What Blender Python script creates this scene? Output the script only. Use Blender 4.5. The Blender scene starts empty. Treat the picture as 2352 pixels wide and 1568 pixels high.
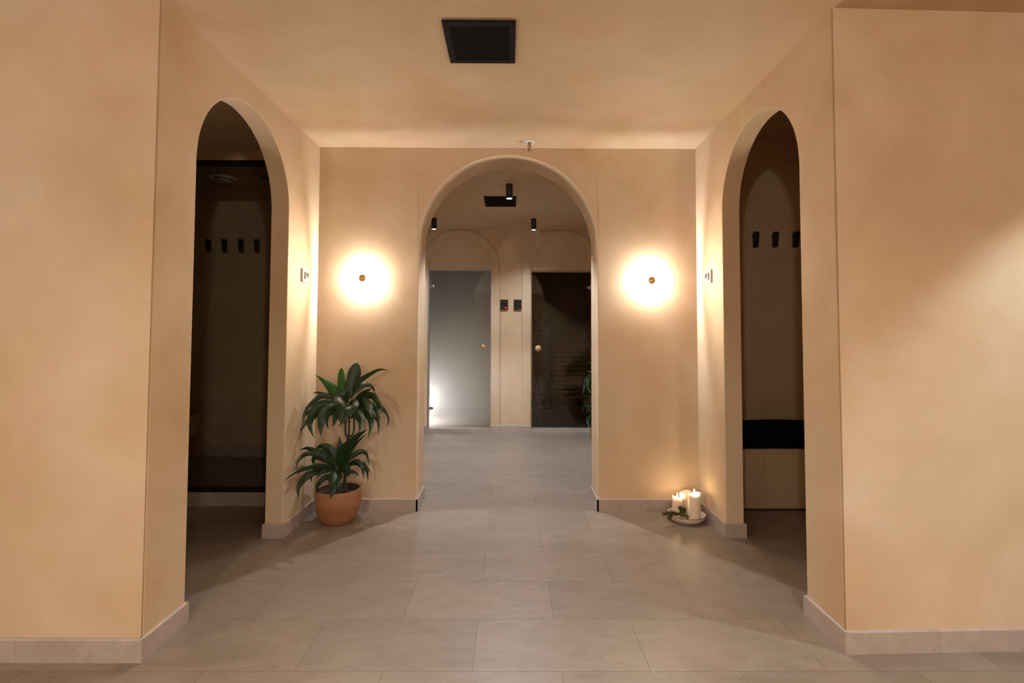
import bpy, bmesh, math, random
from mathutils import Vector, Matrix
import numpy as np

C = bpy.context.scene.collection
PI = math.pi
rnd = random.Random(7)

# ------------------------------------------------------------------ camera
F, PY, HC = 1122.91, 726.0, 1.13228
R = Matrix(((0.99998115, 0.00527031, -0.00314993),
            (-0.00538266, 0.99930847, -0.03679146),
            (0.00295385, 0.03680772, 0.99931800)))       # columns: right, forward, up
cam_d = bpy.data.cameras.new('camera')
cam = bpy.data.objects.new('camera', cam_d); C.objects.link(cam)
cam_d.sensor_fit = 'HORIZONTAL'; cam_d.sensor_width = 36.0
cam_d.lens = F / 2352 * 36.0
cam_d.shift_y = -(784 - PY) / 2352
cam_d.clip_start = 0.02
r_, f_, u_ = R.col[0], R.col[1], R.col[2]
cam.matrix_world = Matrix(((r_[0], u_[0], -f_[0], 0), (r_[1], u_[1], -f_[1], 0),
                           (r_[2], u_[2], -f_[2], HC), (0, 0, 0, 1)))
bpy.context.scene.camera = cam


def at(px, py, Y):
    """world point that the photo shows at (px, py), on the plane y = Y"""
    d = R @ Vector(((px - 1176) / F, 1.0, -(py - PY) / F))
    return Vector((0, 0, HC)) + d * (Y / d.y)


# ------------------------------------------------------------------ materials
def srgb(r, g, b):
    def c(v):
        v /= 255.0
        return v / 12.92 if v <= 0.04045 else ((v + 0.055) / 1.055) ** 2.4
    return (c(r), c(g), c(b), 1.0)


def mat(name, color=(.8, .8, .8, 1), rough=.5, metal=0.0, emis=None, estr=0.0, spec=None):
    m = bpy.data.materials.new(name); m.use_nodes = True
    b = m.node_tree.nodes['Principled BSDF']
    b.inputs['Base Color'].default_value = color
    b.inputs['Roughness'].default_value = rough
    b.inputs['Metallic'].default_value = metal
    if spec is not None: b.inputs['Specular IOR Level'].default_value = spec
    if emis:
        b.inputs['Emission Color'].default_value = emis
        b.inputs['Emission Strength'].default_value = estr
    return m


class N:
    """small helper to wire shader nodes"""
    def __init__(s, m): s.t = m.node_tree; s.b = s.t.nodes['Principled BSDF']
    def n(s, typ, **kw):
        x = s.t.nodes.new(typ)
        for k, v in kw.items():
            if k in x.inputs.keys(): x.inputs[k].default_value = v
            else: setattr(x, k, v)
        return x
    def l(s, a, b): s.t.links.new(a, b)
    def ramp(s, fac, stops):
        x = s.n('ShaderNodeValToRGB'); e = x.color_ramp.elements
        while len(e) < len(stops): e.new(.5)
        for q, (p, c) in zip(e, stops): q.position = p; q.color = c
        s.l(fac, x.inputs['Fac']); return x
    def mix(s, fac, a, b, mode='MIX'):
        x = s.n('ShaderNodeMix', data_type='RGBA', blend_type=mode)
        for v, i in ((fac, 0), (a, 6), (b, 7)):
            if hasattr(v, 'is_linked') or hasattr(v, 'links'): s.l(v, x.inputs[i])
            else: x.inputs[i].default_value = v
        return x.outputs[2]
    def noise(s, vec, scale, detail=4, rough=.55, dist=0.0):
        x = s.n('ShaderNodeTexNoise', Scale=scale, Detail=detail, Roughness=rough, Distortion=dist)
        s.l(vec, x.inputs['Vector']); return x.outputs['Fac']
    def pos(s, scale=(1, 1, 1), rot=(0, 0, 0), loc=(0, 0, 0)):
        g = s.n('ShaderNodeNewGeometry'); mp = s.n('ShaderNodeMapping')
        mp.inputs['Scale'].default_value = scale; mp.inputs['Rotation'].default_value = rot
        mp.inputs['Location'].default_value = loc
        s.l(g.outputs['Position'], mp.inputs['Vector']); return mp.outputs['Vector']
    def bump(s, h, strength=.1, dist=.01):
        x = s.n('ShaderNodeBump', Strength=strength, Distance=dist)
        s.l(h, x.inputs['Height']); s.l(x.outputs['Normal'], s.b.inputs['Normal'])


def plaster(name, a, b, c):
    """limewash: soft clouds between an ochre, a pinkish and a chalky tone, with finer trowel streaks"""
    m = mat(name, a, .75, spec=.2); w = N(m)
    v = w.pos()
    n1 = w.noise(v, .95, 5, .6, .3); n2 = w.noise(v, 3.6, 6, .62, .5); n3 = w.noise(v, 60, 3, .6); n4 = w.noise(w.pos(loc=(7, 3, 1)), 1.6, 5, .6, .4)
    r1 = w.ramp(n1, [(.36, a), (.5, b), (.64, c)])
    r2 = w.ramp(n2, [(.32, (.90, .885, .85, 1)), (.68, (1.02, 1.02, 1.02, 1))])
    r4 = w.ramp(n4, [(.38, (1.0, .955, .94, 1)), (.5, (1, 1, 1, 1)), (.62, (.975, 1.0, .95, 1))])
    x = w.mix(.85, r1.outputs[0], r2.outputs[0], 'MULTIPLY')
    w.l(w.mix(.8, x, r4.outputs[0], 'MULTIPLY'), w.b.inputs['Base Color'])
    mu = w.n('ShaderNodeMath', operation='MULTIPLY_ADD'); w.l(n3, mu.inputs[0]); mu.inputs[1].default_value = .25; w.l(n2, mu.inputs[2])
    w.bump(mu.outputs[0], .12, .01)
    return m


M = {}
M['plaster'] = plaster('limewash_plaster', (.58, .42, .265, 1), (.63, .485, .34, 1), (.65, .53, .40, 1))
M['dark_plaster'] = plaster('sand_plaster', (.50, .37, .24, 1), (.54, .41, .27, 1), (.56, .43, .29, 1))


def stone_floor():
    m = mat('floor_tile', rough=.42, spec=.5); w = N(m)
    v = w.pos(loc=(-.18 + 60, -2.886 + 60, 0))
    br = w.n('ShaderNodeTexBrick', offset=.5, offset_frequency=2, squash=1.0)
    br.inputs['Scale'].default_value = 1.0; br.inputs['Mortar Size'].default_value = .0015
    br.inputs['Mortar Smooth'].default_value = .15; br.inputs['Bias'].default_value = 0
    br.inputs['Brick Width'].default_value = .6; br.inputs['Row Height'].default_value = .3
    br.inputs['Color1'].default_value = (.90, .90, .90, 1); br.inputs['Color2'].default_value = (1.05, 1.05, 1.05, 1)
    br.inputs['Mortar'].default_value = (.58, .56, .53, 1)
    w.l(v, br.inputs['Vector'])
    p1 = w.pos(scale=(1, 2.6, 1), rot=(0, 0, -.35)); p2 = w.pos(scale=(1, 1.6, 1), rot=(0, 0, -.5))
    a = w.noise(p1, 3.2, 7, .62, 1.5); b = w.noise(p2, 17, 6, .7, .8); c = w.noise(w.pos(), 130, 2, .6)
    base = w.ramp(a, [(.3, (.208, .164, .127, 1)), (.5, (.238, .189, .150, 1)), (.72, (.272, .221, .181, 1))])
    fine = w.ramp(b, [(.3, (.92, .92, .92, 1)), (.7, (1.06, 1.06, 1.06, 1))])
    grain = w.ramp(c, [(.3, (.94, .94, .94, 1)), (.7, (1.04, 1.04, 1.04, 1))])
    x = w.mix(1.0, base.outputs[0], fine.outputs[0], 'MULTIPLY')
    x = w.mix(1.0, x, grain.outputs[0], 'MULTIPLY')
    x = w.mix(1.0, x, br.outputs['Color'], 'MULTIPLY')
    w.l(x, w.b.inputs['Base Color'])
    s = w.n('ShaderNodeMath', operation='SUBTRACT'); w.l(b, s.inputs[0]); w.l(br.outputs['Fac'], s.inputs[1])
    w.bump(s.outputs[0], .10, .003)
    return m


M['floor'] = stone_floor()


def baseboard_stone():
    m = mat('baseboard_tile', rough=.45, spec=.4); w = N(m)
    v = w.pos()
    a = w.noise(v, 5, 6, .6, 1.0); b = w.noise(v, 40, 4, .6)
    base = w.ramp(a, [(.3, (.37, .305, .265, 1)), (.55, (.42, .35, .305, 1)), (.75, (.46, .39, .345, 1))])
    fine = w.ramp(b, [(.3, (.93, .93, .93, 1)), (.7, (1.05, 1.05, 1.05, 1))])
    x = w.mix(1.0, base.outputs[0], fine.outputs[0], 'MULTIPLY')
    vein = w.n('ShaderNodeTexVoronoi', feature='DISTANCE_TO_EDGE', Scale=5.0)
    d = w.n('ShaderNodeMix', data_type='VECTOR'); 
    nz = w.n('ShaderNodeTexNoise', Scale=9.0, Detail=4.0); w.l(v, nz.inputs['Vector'])
    d.inputs[0].default_value = .12; w.l(v, d.inputs[4]); w.l(nz.outputs['Color'], d.inputs[5])
    w.l(d.outputs[1], vein.inputs['Vector'])
    vr = w.ramp(vein.outputs['Distance'], [(0.0, (.8, .76, .73, 1)), (.012, (1, 1, 1, 1))])
    w.l(w.mix(.7, x, vr.outputs[0], 'MULTIPLY'), w.b.inputs['Base Color'])
    return m


M['stone'] = baseboard_stone()
M['grout'] = mat('pale_grout', (.62, .55, .47, 1), .8)
M['black'] = mat('black_metal', (.006, .006, .006, 1), .45)
M['black_matte'] = mat('black_powder_coat', (.012, .011, .011, 1), .6)
M['vent'] = mat('anthracite_metal', (.012, .0085, .0085, 1), .75, spec=.12)
M['vent_dark'] = mat('vent_cavity', (.0015, .0012, .0012, 1), .9)
M['cushion'] = mat('black_cushion', (.004, .0035, .0035, 1), .95, spec=.1)
M['white'] = mat('white_plastic', (.70, .67, .62, 1), .5)
M['offwhite'] = mat('offwhite_plastic', (.62, .53, .42, 1), .45)
M['display'] = mat('grey_display', (.055, .052, .048, 1), .5, spec=.1)
M['chrome'] = mat('satin_steel', (.62, .60, .58, 1), .28, 1.0)
M['aluminium'] = mat('grey_aluminium', (.42, .43, .44, 1), .4, .8)
M['brass'] = mat('brass', (.62, .39, .17, 1), .35, .75)
M['bronze'] = mat('dark_bronze', (.16, .11, .06, 1), .6)
M['copper'] = mat('copper', (.35, .15, .05, 1), .35, .8)
M['red_bulb'] = mat('red_glass', (.35, .01, .01, 1), .15)
M['led_red'] = mat('red_led', (.1, 0, 0, 1), .5, emis=(1, .02, .05, 1), estr=.75)
M['led_dim'] = mat('dim_red_led', (.06, .01, .01, 1), .5, emis=(1, .06, .08, 1), estr=.04)
M['led_grey'] = mat('grey_icon', (.09, .08, .09, 1), .5)
M['panel_glass'] = mat('black_glass', (.010, .008, .008, 1), .15)
M['spot_lens'] = mat('spot_lens', (.9, .9, .9, 1), .5, emis=(.92, .95, 1, 1), estr=3.5)
M['sconce_glass'] = mat('sconce_glass', (.5, .47, .42, 1), .4, emis=(1, .86, .68, 1), estr=5.0)
M['sconce_glass'].cycles.emission_sampling = 'NONE'; M['spot_lens'].cycles.emission_sampling = 'NONE'
M['wax'] = mat('wax', (.80, .68, .54, 1), .45)
b_ = M['wax'].node_tree.nodes['Principled BSDF']
b_.inputs['Subsurface Weight'].default_value = .6
b_.inputs['Subsurface Radius'].default_value = (.03, .016, .007)
b_.inputs['Subsurface Scale'].default_value = 1.0
M['flame'] = mat('flame', (1, .8, .5, 1), .5, emis=(1, .78, .42, 1), estr=30.0); M['flame'].cycles.emission_sampling = 'NONE'
M['wick'] = mat('wick', (.01, .008, .006, 1), .9)
M['plate'] = mat('stoneware', (.62, .52, .43, 1), .35)
M['plate_rim'] = mat('stoneware_rim', (.10, .05, .03, 1), .5)
M['soil'] = mat('soil', (.016, .010, .007, 1), .95)
M['stem'] = mat('cane_bark', (.055, .040, .022, 1), .8)
M['sprig_stem'] = mat('sprig_stem', (.07, .06, .025, 1), .8)
M['sprig'] = mat('sprig_needles', (.095, .105, .036, 1), .6)
M['sauna_dark'] = mat('dark_sauna_panel', (.11, .062, .040, 1), .7)
M['stones'] = mat('sauna_stone', (.17, .16, .15, 1), .85)


def wood(name, c1, c2, axis):
    m = mat(name, c1, .55); w = N(m)
    s = [14, 14, 14]; s[axis] = 1.2
    a = w.noise(w.pos(scale=tuple(s)), 3, 6, .6, .5)
    r = w.ramp(a, [(.3, c1), (.7, c2)]); w.l(r.outputs[0], w.b.inputs['Base Color'])
    return m


M['wood_floor'] = wood('sauna_deck_wood', (.22, .145, .10, 1), (.33, .225, .165, 1), 1)
M['wood_wall'] = wood('sauna_bench_wood', (.34, .20, .095, 1), (.46, .28, .14, 1), 0)
M['wood_frame'] = wood('door_frame_wood', (.34, .22, .12, 1), (.42, .28, .16, 1), 2)
M['wood_knob'] = wood('knob_wood', (.50, .28, .12, 1), (.60, .36, .16, 1), 2)


def thin_glass(name, tint, ior=1.5, rough=0.0):
    m = bpy.data.materials.new(name); m.use_nodes = True
    t = m.node_tree; t.nodes.clear()
    o = t.nodes.new('ShaderNodeOutputMaterial'); mx = t.nodes.new('ShaderNodeMixShader')
    tr = t.nodes.new('ShaderNodeBsdfTransparent'); gl = t.nodes.new('ShaderNodeBsdfGlossy')
    fr = t.nodes.new('ShaderNodeFresnel'); fr.inputs['IOR'].default_value = ior
    tr.inputs['Color'].default_value = tint; gl.inputs['Roughness'].default_value = rough
    t.links.new(fr.outputs[0], mx.inputs[0]); t.links.new(tr.outputs[0], mx.inputs[1])
    t.links.new(gl.outputs[0], mx.inputs[2]); t.links.new(mx.outputs[0], o.inputs[0])
    return m


M['glass'] = thin_glass('clear_glass', (.93, .95, .93, 1), 1.45)
M['door_glass'] = thin_glass('door_glass', (.90, .92, .92, 1), 1.62)
M['bronze_glass'] = thin_glass('bronze_glass', (.84, .80, .75, 1), 1.62)


def leaf_mat(name, c1, c2, trans):
    m = mat(name, c1, .36, spec=.4); w = N(m); t = w.t
    uv = w.n('ShaderNodeUVMap')
    sep = w.n('ShaderNodeSeparateXYZ'); w.l(uv.outputs[0], sep.inputs[0])
    mu = w.n('ShaderNodeMath', operation='MULTIPLY'); w.l(sep.outputs[0], mu.inputs[0]); mu.inputs[1].default_value = 40.0
    cb = w.n('ShaderNodeCombineXYZ'); w.l(mu.outputs[0], cb.inputs[0]); w.l(sep.outputs[1], cb.inputs[1])
    nz = w.noise(cb.outputs[0], 1.0, 3, .6)
    ramp = w.ramp(nz, [(.3, c1), (.7, c2)])
    ab = w.n('ShaderNodeMath', operation='SUBTRACT'); w.l(sep.outputs[0], ab.inputs[0]); ab.inputs[1].default_value = .5
    a2 = w.n('ShaderNodeMath', operation='ABSOLUTE'); w.l(ab.outputs[0], a2.inputs[0])
    mid = w.ramp(a2.outputs[0], [(0.0, (.35, .42, .35, 1)), (.05, (1, 1, 1, 1))])
    col = w.mix(1.0, ramp.outputs[0], mid.outputs[0], 'MULTIPLY')
    w.l(col, w.b.inputs['Base Color'])
    rib = w.n('ShaderNodeMath', operation='SINE'); w.l(mu.outputs[0], rib.inputs[0])
    hs = w.n('ShaderNodeMath', operation='MULTIPLY_ADD'); w.l(rib.outputs[0], hs.inputs[0]); hs.inputs[1].default_value = .35; w.l(nz, hs.inputs[2])
    w.bump(hs.outputs[0], .22, .003)
    tr = t.nodes.new('ShaderNodeBsdfTranslucent'); w.l(w.mix(1.0, col, (1.6, 2.3, .7, 1), 'MULTIPLY'), tr.inputs['Color'])
    mx = t.nodes.new('ShaderNodeMixShader'); mx.inputs[0].default_value = trans
    out = t.nodes['Material Output']
    w.l(w.b.outputs[0], mx.inputs[1]); w.l(tr.outputs[0], mx.inputs[2]); w.l(mx.outputs[0], out.inputs[0])
    return m


M['leaf'] = leaf_mat('dracaena_leaf', (.010, .025, .008, 1), (.019, .043, .013, 1), .14)
M['leaf_backlit'] = leaf_mat('backlit_dracaena_leaf', (.022, .078, .011, 1), (.034, .105, .016, 1), .42)  # brighter leaf copy: glow of the sconce behind is put into the green


def pot_mat():
    m = mat('ribbed_terracotta', (.46, .22, .10, 1), .6); w = N(m)
    uv = w.n('ShaderNodeUVMap'); mp = w.n('ShaderNodeMapping'); mp.inputs['Scale'].default_value = (90, 1, 1)
    w.l(uv.outputs[0], mp.inputs['Vector'])
    wv = w.n('ShaderNodeTexWave', wave_type='BANDS', bands_direction='X', Scale=.3142, Distortion=.0)
    w.l(mp.outputs[0], wv.inputs['Vector'])
    mp2 = w.n('ShaderNodeMapping'); mp2.inputs['Scale'].default_value = (3, 9, 1); w.l(uv.outputs[0], mp2.inputs['Vector'])
    nz = w.noise(mp2.outputs[0], 1.0, 4, .6)
    band = w.ramp(nz, [(.3, (.26, .105, .040, 1)), (.7, (.36, .165, .075, 1))])
    rib = w.ramp(wv.outputs['Fac'], [(0, (.86, .86, .86, 1)), (.6, (1, 1, 1, 1))])
    w.l(w.mix(1.0, band.outputs[0], rib.outputs[0], 'MULTIPLY'), w.b.inputs['Base Color'])
    w.bump(wv.outputs['Fac'], .3, .0015)
    return m


M['pot'] = pot_mat()
M['pot_in'] = mat('pot_lining', (.05, .03, .02, 1), .8)


# ------------------------------------------------------------------ mesh helpers
def bm_new(): return bmesh.new()


def add_box(bm, x0, x1, y0, y1, z0, z1, bevel=0.0, seg=2):
    r = bmesh.ops.create_cube(bm, size=1.0)
    vs = r['verts']
    for v in vs:
        v.co = Vector(((x0 + x1) / 2 + v.co.x * (x1 - x0), (y0 + y1) / 2 + v.co.y * (y1 - y0), (z0 + z1) / 2 + v.co.z * (z1 - z0)))
    if bevel > 0:
        es = list({e for v in vs for e in v.link_edges})
        bmesh.ops.bevel(bm, geom=es, offset=bevel, segments=seg, affect='EDGES', profile=.5)
    return bm


def add_prism(bm, pts, z0, z1):
    a = [bm.verts.new((x, y, z0)) for x, y in pts]; b = [bm.verts.new((x, y, z1)) for x, y in pts]
    n = len(pts)
    bm.faces.new(list(reversed(a))); bm.faces.new(b)
    for i in range(n): bm.faces.new((a[i], a[(i + 1) % n], b[(i + 1) % n], b[i]))


def add_lathe(bm, prof, n=48, center=(0, 0, 0), axis='Z', uv=False, closed=True):
    """prof: (radius, height) list; axis Z up or Y (height grows along -y, out of a wall)"""
    c = Vector(center); rings = []
    for r, h in prof:
        ring = []
        for k in range(n):
            a = 2 * PI * k / n
            if axis == 'Z': p = Vector((r * math.cos(a), r * math.sin(a), h))
            elif axis == 'Y': p = Vector((r * math.cos(a), -h, r * math.sin(a)))
            else: p = Vector((h, r * math.cos(a), r * math.sin(a)))
            ring.append(bm.verts.new(c + p))
        rings.append(ring)
    ul = bm.loops.layers.uv.verify() if uv else None
    for i in range(len(rings) - 1):
        for k in range(n):
            f = bm.faces.new((rings[i][k], rings[i][(k + 1) % n], rings[i + 1][(k + 1) % n], rings[i + 1][k]))
            f.smooth = True
            if uv:
                for lp, (u, v) in zip(f.loops, ((k, i), (k + 1, i), (k + 1, i + 1), (k, i + 1))):
                    lp[ul].uv = (u / n, v / (len(rings) - 1))
    if closed:
        if prof[0][0] > 1e-6: bm.faces.new(list(reversed(rings[0])))
        if prof[-1][0] > 1e-6: bm.faces.new(rings[-1])
    return rings


def catmull(pts, n):
    P = [Vector(p) for p in pts]
    P = [P[0] * 2 - P[1]] + P + [P[-1] * 2 - P[-2]]
    out = []; segs = len(P) - 3
    for k in range(n + 1):
        s = k / n * segs; i = min(int(s), segs - 1); t = s - i
        a, b, c, d = P[i:i + 4]
        out.append(.5 * ((2 * b) + (c - a) * t + (2 * a - 5 * b + 4 * c - d) * t * t + (3 * b - a - 3 * c + d) * t ** 3))
    return out


def add_tube(bm, pts, rad, n=8, smooth_n=None):
    P = catmull(pts, smooth_n) if smooth_n else [Vector(p) for p in pts]
    rings = []
    up = Vector((0.13, .97, .2)).normalized()
    for i, p in enumerate(P):
        t = (P[min(i + 1, len(P) - 1)] - P[max(i - 1, 0)]).normalized()
        a = t.cross(up)
        if a.length < 1e-4: a = t.cross(Vector((1, 0, 0)))
        a.normalize(); b = t.cross(a)
        r = rad(i / (len(P) - 1)) if callable(rad) else rad
        rings.append([bm.verts.new(p + (a * math.cos(2 * PI * k / n) + b * math.sin(2 * PI * k / n)) * r) for k in range(n)])
    for i in range(len(rings) - 1):
        for k in range(n):
            f = bm.faces.new((rings[i][k], rings[i][(k + 1) % n], rings[i + 1][(k + 1) % n], rings[i + 1][k])); f.smooth = True
    bm.faces.new(list(reversed(rings[0]))); bm.faces.new(rings[-1])


def obj(name, bm, m, parent=None, label=None, local=False):
    """link bm (given in world coordinates) as one mesh object"""
    bmesh.ops.recalc_face_normals(bm, faces=bm.faces)
    me = bpy.data.meshes.new(name); 
    if parent is not None and not local:
        off = Vector((0, 0, 0)); q = parent
        while q is not None: off += q.location; q = q.parent
        bmesh.ops.translate(bm, verts=bm.verts, vec=-off)
    bm.to_mesh(me); bm.free()
    for x in (m if isinstance(m, (list, tuple)) else [m]): me.materials.append(x)
    o = bpy.data.objects.new(name, me); C.objects.link(o)
    if parent is not None: o.parent = parent
    if label: o['label'] = label
    return o


def tag(o, label, cat, group=None, kind=None):
    o['label'] = label; o['category'] = cat
    if group: o['group'] = group
    if kind: o['kind'] = kind
    return o


def struct(name, bm, m, label, cat):
    return tag(obj(name, bm, m), label, cat, kind='structure')


def thing(name, loc, label, cat, group=None):
    o = bpy.data.objects.new(name, None); C.objects.link(o); o.location = loc; o.empty_display_size = .05
    return tag(o, label, cat, group)


def copy_tree(o, parent=None):
    c = o.copy(); C.objects.link(c); c.parent = parent
    for ch in list(o.children): copy_tree(ch, c)
    return c


# ------------------------------------------------------------------ the shell
H = 2.357          # ceiling of the hall
TOP = 2.62
NL, FL = Vector((-1.271, 1.738)), Vector((-1.247, 3.178))
NR, FR = Vector((1.2065, 1.781)), Vector((1.2225, 3.178))


def arch_wall(bm, origin, direc, thick_dir, length, thick, top, holes, nseg=40):
    """a straight wall with round-headed openings; holes = (u centre, half width, spring height)"""
    d = Vector(direc).normalized(); t = Vector(thick_dir).normalized() * thick; o = Vector(origin)
    def V(u, z, back): 
        p = o + d * u + (t if back else Vector((0, 0)))
        return bm.verts.new((p.x, p.y, z))
    def quad(a, b):                     # a, b lists of (u,z): outline polygon
        pass
    cols = []
    u = 0.0; zl = None
    def plate(poly):
        for back in (0, 1):
            vs = [V(x, z, back) for x, z in poly]
            bm.faces.new(vs if not back else list(reversed(vs)))
    for (c, hw, zs) in holes:
        plate([(u, 0), (c - hw, 0), (c - hw, zs), (c - hw, top), (u, top)] + ([(u, zl)] if zl else []))
        prev = None
        pts = [(c - hw * math.cos(PI * k / nseg), zs + hw * math.sin(PI * k / nseg)) for k in range(nseg + 1)]
        for a, b in zip(pts[:-1], pts[1:]):
            plate([a, b, (b[0], top), (a[0], top)])
        line = [(c - hw, 0)] + pts + [(c + hw, 0)]
        for i, (a, b) in enumerate(zip(line[:-1], line[1:])):
            f = bm.faces.new((V(a[0], a[1], 0), V(a[0], a[1], 1), V(b[0], b[1], 1), V(b[0], b[1], 0)))
        u = c + hw; zl = zs
    plate([(u, 0), (length, 0), (length, top), (u, top)] + ([(u, zl)] if zl else []))
    for uu in (0, length):
        bm.faces.new((V(uu, 0, 0), V(uu, 0, 1), V(uu, top, 1), V(uu, top, 0)))
    bm.faces.new((V(0, top, 0), V(0, top, 1), V(length, top, 1), V(length, top, 0)))
    bmesh.ops.remove_doubles(bm, verts=bm.verts, dist=1e-5)


def round_edges(o, w=.004):
    md = o.modifiers.new('edge', 'BEVEL'); md.width = w; md.segments = 3; md.limit_method = 'ANGLE'; md.angle_limit = math.radians(50)
    md.harden_normals = False
    for p in o.data.polygons: p.use_smooth = False


# left recess wall with its arch
dl = (FL - NL); ll = dl.length
bm = bm_new()
arch_wall(bm, NL + dl.normalized() * .008, dl, (-1, 0), ll - .008, .10, TOP, [(.614, .399, 1.838)])
wl = struct('wall_left', bm, M['plaster'], 'left side wall of the alcove with a tall round-headed archway', 'wall'); round_edges(wl)
dr = (FR - NR); lr = dr.length
bm = bm_new()
arch_wall(bm, NR + dr.normalized() * .010, dr, (1, 0), lr - .010, .10, TOP, [(.602, .379, 1.848)])
wr = struct('wall_right', bm, M['plaster'], 'right side wall of the alcove with a tall round-headed archway', 'wall'); round_edges(wr)
# back wall with the central arch
bm = bm_new()
YB = 3.178
arch_wall(bm, (-1.36, YB), (1, 0), (0, 1), 2.69, .262, TOP, [(1.36 - .009, .585, 1.722)], 56)
wb = struct('wall_back', bm, M['plaster'], 'back wall of the alcove pierced by the wide central archway', 'wall'); round_edges(wb, .006)
# front walls either side of the alcove mouth
bm = bm_new(); add_prism(bm, [(-3.4, 1.748), (NL.x, NL.y), (NL.x - .08, 1.86), (-3.4, 1.86)], 0, TOP)
wfl = struct('wall_front_left', bm, M['plaster'], 'near left wall of the hall turning into the alcove', 'wall'); round_edges(wfl)
bm = bm_new(); add_prism(bm, [(3.4, 1.842), (NR.x, NR.y), (NR.x + .08, 1.92), (3.4, 1.95)], 0, TOP)
wfr = struct('wall_front_right', bm, M['plaster'], 'near right wall of the hall turning into the alcove', 'wall'); round_edges(wfr)
# hall sides and rear, behind the camera
bm = bm_new(); add_box(bm, -3.5, -3.4, -3.0, 4.35, 0, TOP); struct('wall_hall_left', bm, M['plaster'], 'far left wall of the hall and the left changing room', 'wall')
bm = bm_new(); add_box(bm, 3.4, 3.5, -3.0, 3.75, 0, TOP); struct('wall_hall_right', bm, M['plaster'], 'far right wall of the hall and the right changing room', 'wall')
bm = bm_new(); add_box(bm, -3.5, 3.5, -3.1, -3.0, 0, TOP); struct('wall_rear', bm, M['plaster'], 'wall of the hall behind the viewer', 'wall')
# left changing room / shower
YLF = 4.208
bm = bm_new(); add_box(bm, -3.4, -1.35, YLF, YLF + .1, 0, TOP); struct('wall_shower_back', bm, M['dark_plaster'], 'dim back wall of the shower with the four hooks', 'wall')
bm = bm_new(); add_box(bm, -1.35, -1.25, YB + .262, 5.9, 0, TOP); struct('wall_corridor_left', bm, M['plaster'], 'left wall of the sauna lobby', 'wall')
bm = bm_new(); add_box(bm, -1.36, -1.352, 3.2, YLF, 0, TOP); struct('wall_shower_right', bm, M['dark_plaster'], 'right wall inside the shower', 'wall')
# right changing room
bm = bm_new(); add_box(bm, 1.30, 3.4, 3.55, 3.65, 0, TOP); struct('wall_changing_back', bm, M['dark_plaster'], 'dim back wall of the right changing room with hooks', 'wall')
bm = bm_new(); add_box(bm, 1.23, 1.33, YB + .001, 3.56, 0, TOP); struct('wall_changing_side', bm, M['plaster'], 'short wall between the alcove and right changing room', 'wall')
# sauna lobby
YD = 5.72
bm = bm_new(); add_box(bm, 1.70, 1.80, 3.6, 5.9, 0, TOP); struct('wall_corridor_right', bm, M['plaster'], 'right wall of the sauna lobby', 'wall')


def rect_hole_wall(bm, x0, x1, y0, y1, top, holes):
    """box wall along x with rectangular holes (xa, xb, z0, z1)"""
    x = x0
    for xa, xb, za, zb in holes:
        add_box(bm, x, xa, y0, y1, 0, top)
        if za > 0: add_box(bm, xa, xb, y0, y1, 0, za)
        add_box(bm, xa, xb, y0, y1, zb, top)
        x = xb
    add_box(bm, x, x1, y0, y1, 0, top)


LD = (-.952, -.214, .0, 1.889)      # openings of the two doors
RD = (.250, .974, .0, 1.884)
bm = bm_new(); rect_hole_wall(bm, -1.25, 1.70, YD, YD + .12, TOP, [LD, RD])
struct('wall_doors', bm, M['plaster'], 'end wall of the lobby holding the steam room door and sauna door', 'wall')


def arch_band(bm, c, r_in, r_out, zs, y0, y1, z0, nseg=40):
    """raised flat band running up both sides and round over the top"""
    def line(r): return [(c - r, z0)] + [(c - r * math.cos(PI * k / nseg), zs + r * math.sin(PI * k / nseg)) for k in range(nseg + 1)] + [(c + r, z0)]
    a, b = line(r_in), line(r_out)
    va = [[bm.verts.new((x, y, z)) for x, z in a] for y in (y0, y1)]
    vb = [[bm.verts.new((x, y, z)) for x, z in b] for y in (y0, y1)]
    for i in range(len(a) - 1):
        bm.faces.new((va[0][i], va[0][i + 1], vb[0][i + 1], vb[0][i]))
        bm.faces.new((va[1][i], vb[1][i], vb[1][i + 1], va[1][i + 1]))
        bm.faces.new((va[0][i], va[1][i], va[1][i + 1], va[0][i + 1]))
        bm.faces.new((vb[0][i], vb[0][i + 1], vb[1][i + 1], vb[1][i]))
    for i in (0, len(a) - 1):
        bm.faces.new((va[0][i], vb[0][i], vb[1][i], va[1][i]))


for nm, c, who in (('trim_1', -.583, 'raised plaster arch around the steam room door'), ('trim_2', .612, 'raised plaster arch around the sauna door')):
    bm = bm_new(); arch_band(bm, c, .368, .464, 1.888, YD - .024, YD + .001, .0)
    o = struct(nm, bm, M['plaster'], who, 'trim'); round_edges(o, .003)

# ceilings
bm = bm_new()
add_box(bm, -3.5, 1.26, -3.1, 6.0, H, H + .1); add_box(bm, 1.26, 3.5, -3.1, 1.86, H, H + .1); add_box(bm, 1.26, 1.8, 3.6, 6.0, H, H + .1)
struct('ceiling', bm, M['plaster'], 'limewashed ceiling over hall, alcove and lobby', 'ceiling')
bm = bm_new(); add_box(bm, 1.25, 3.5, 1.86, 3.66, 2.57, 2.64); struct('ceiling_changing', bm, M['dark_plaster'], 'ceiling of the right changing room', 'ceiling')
bm = bm_new(); add_box(bm, -3.4, -1.36, 3.262, YLF, 2.276, H + .02); struct('ceiling_shower', bm, M['dark_plaster'], 'lowered ceiling over the shower', 'ceiling')
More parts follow.
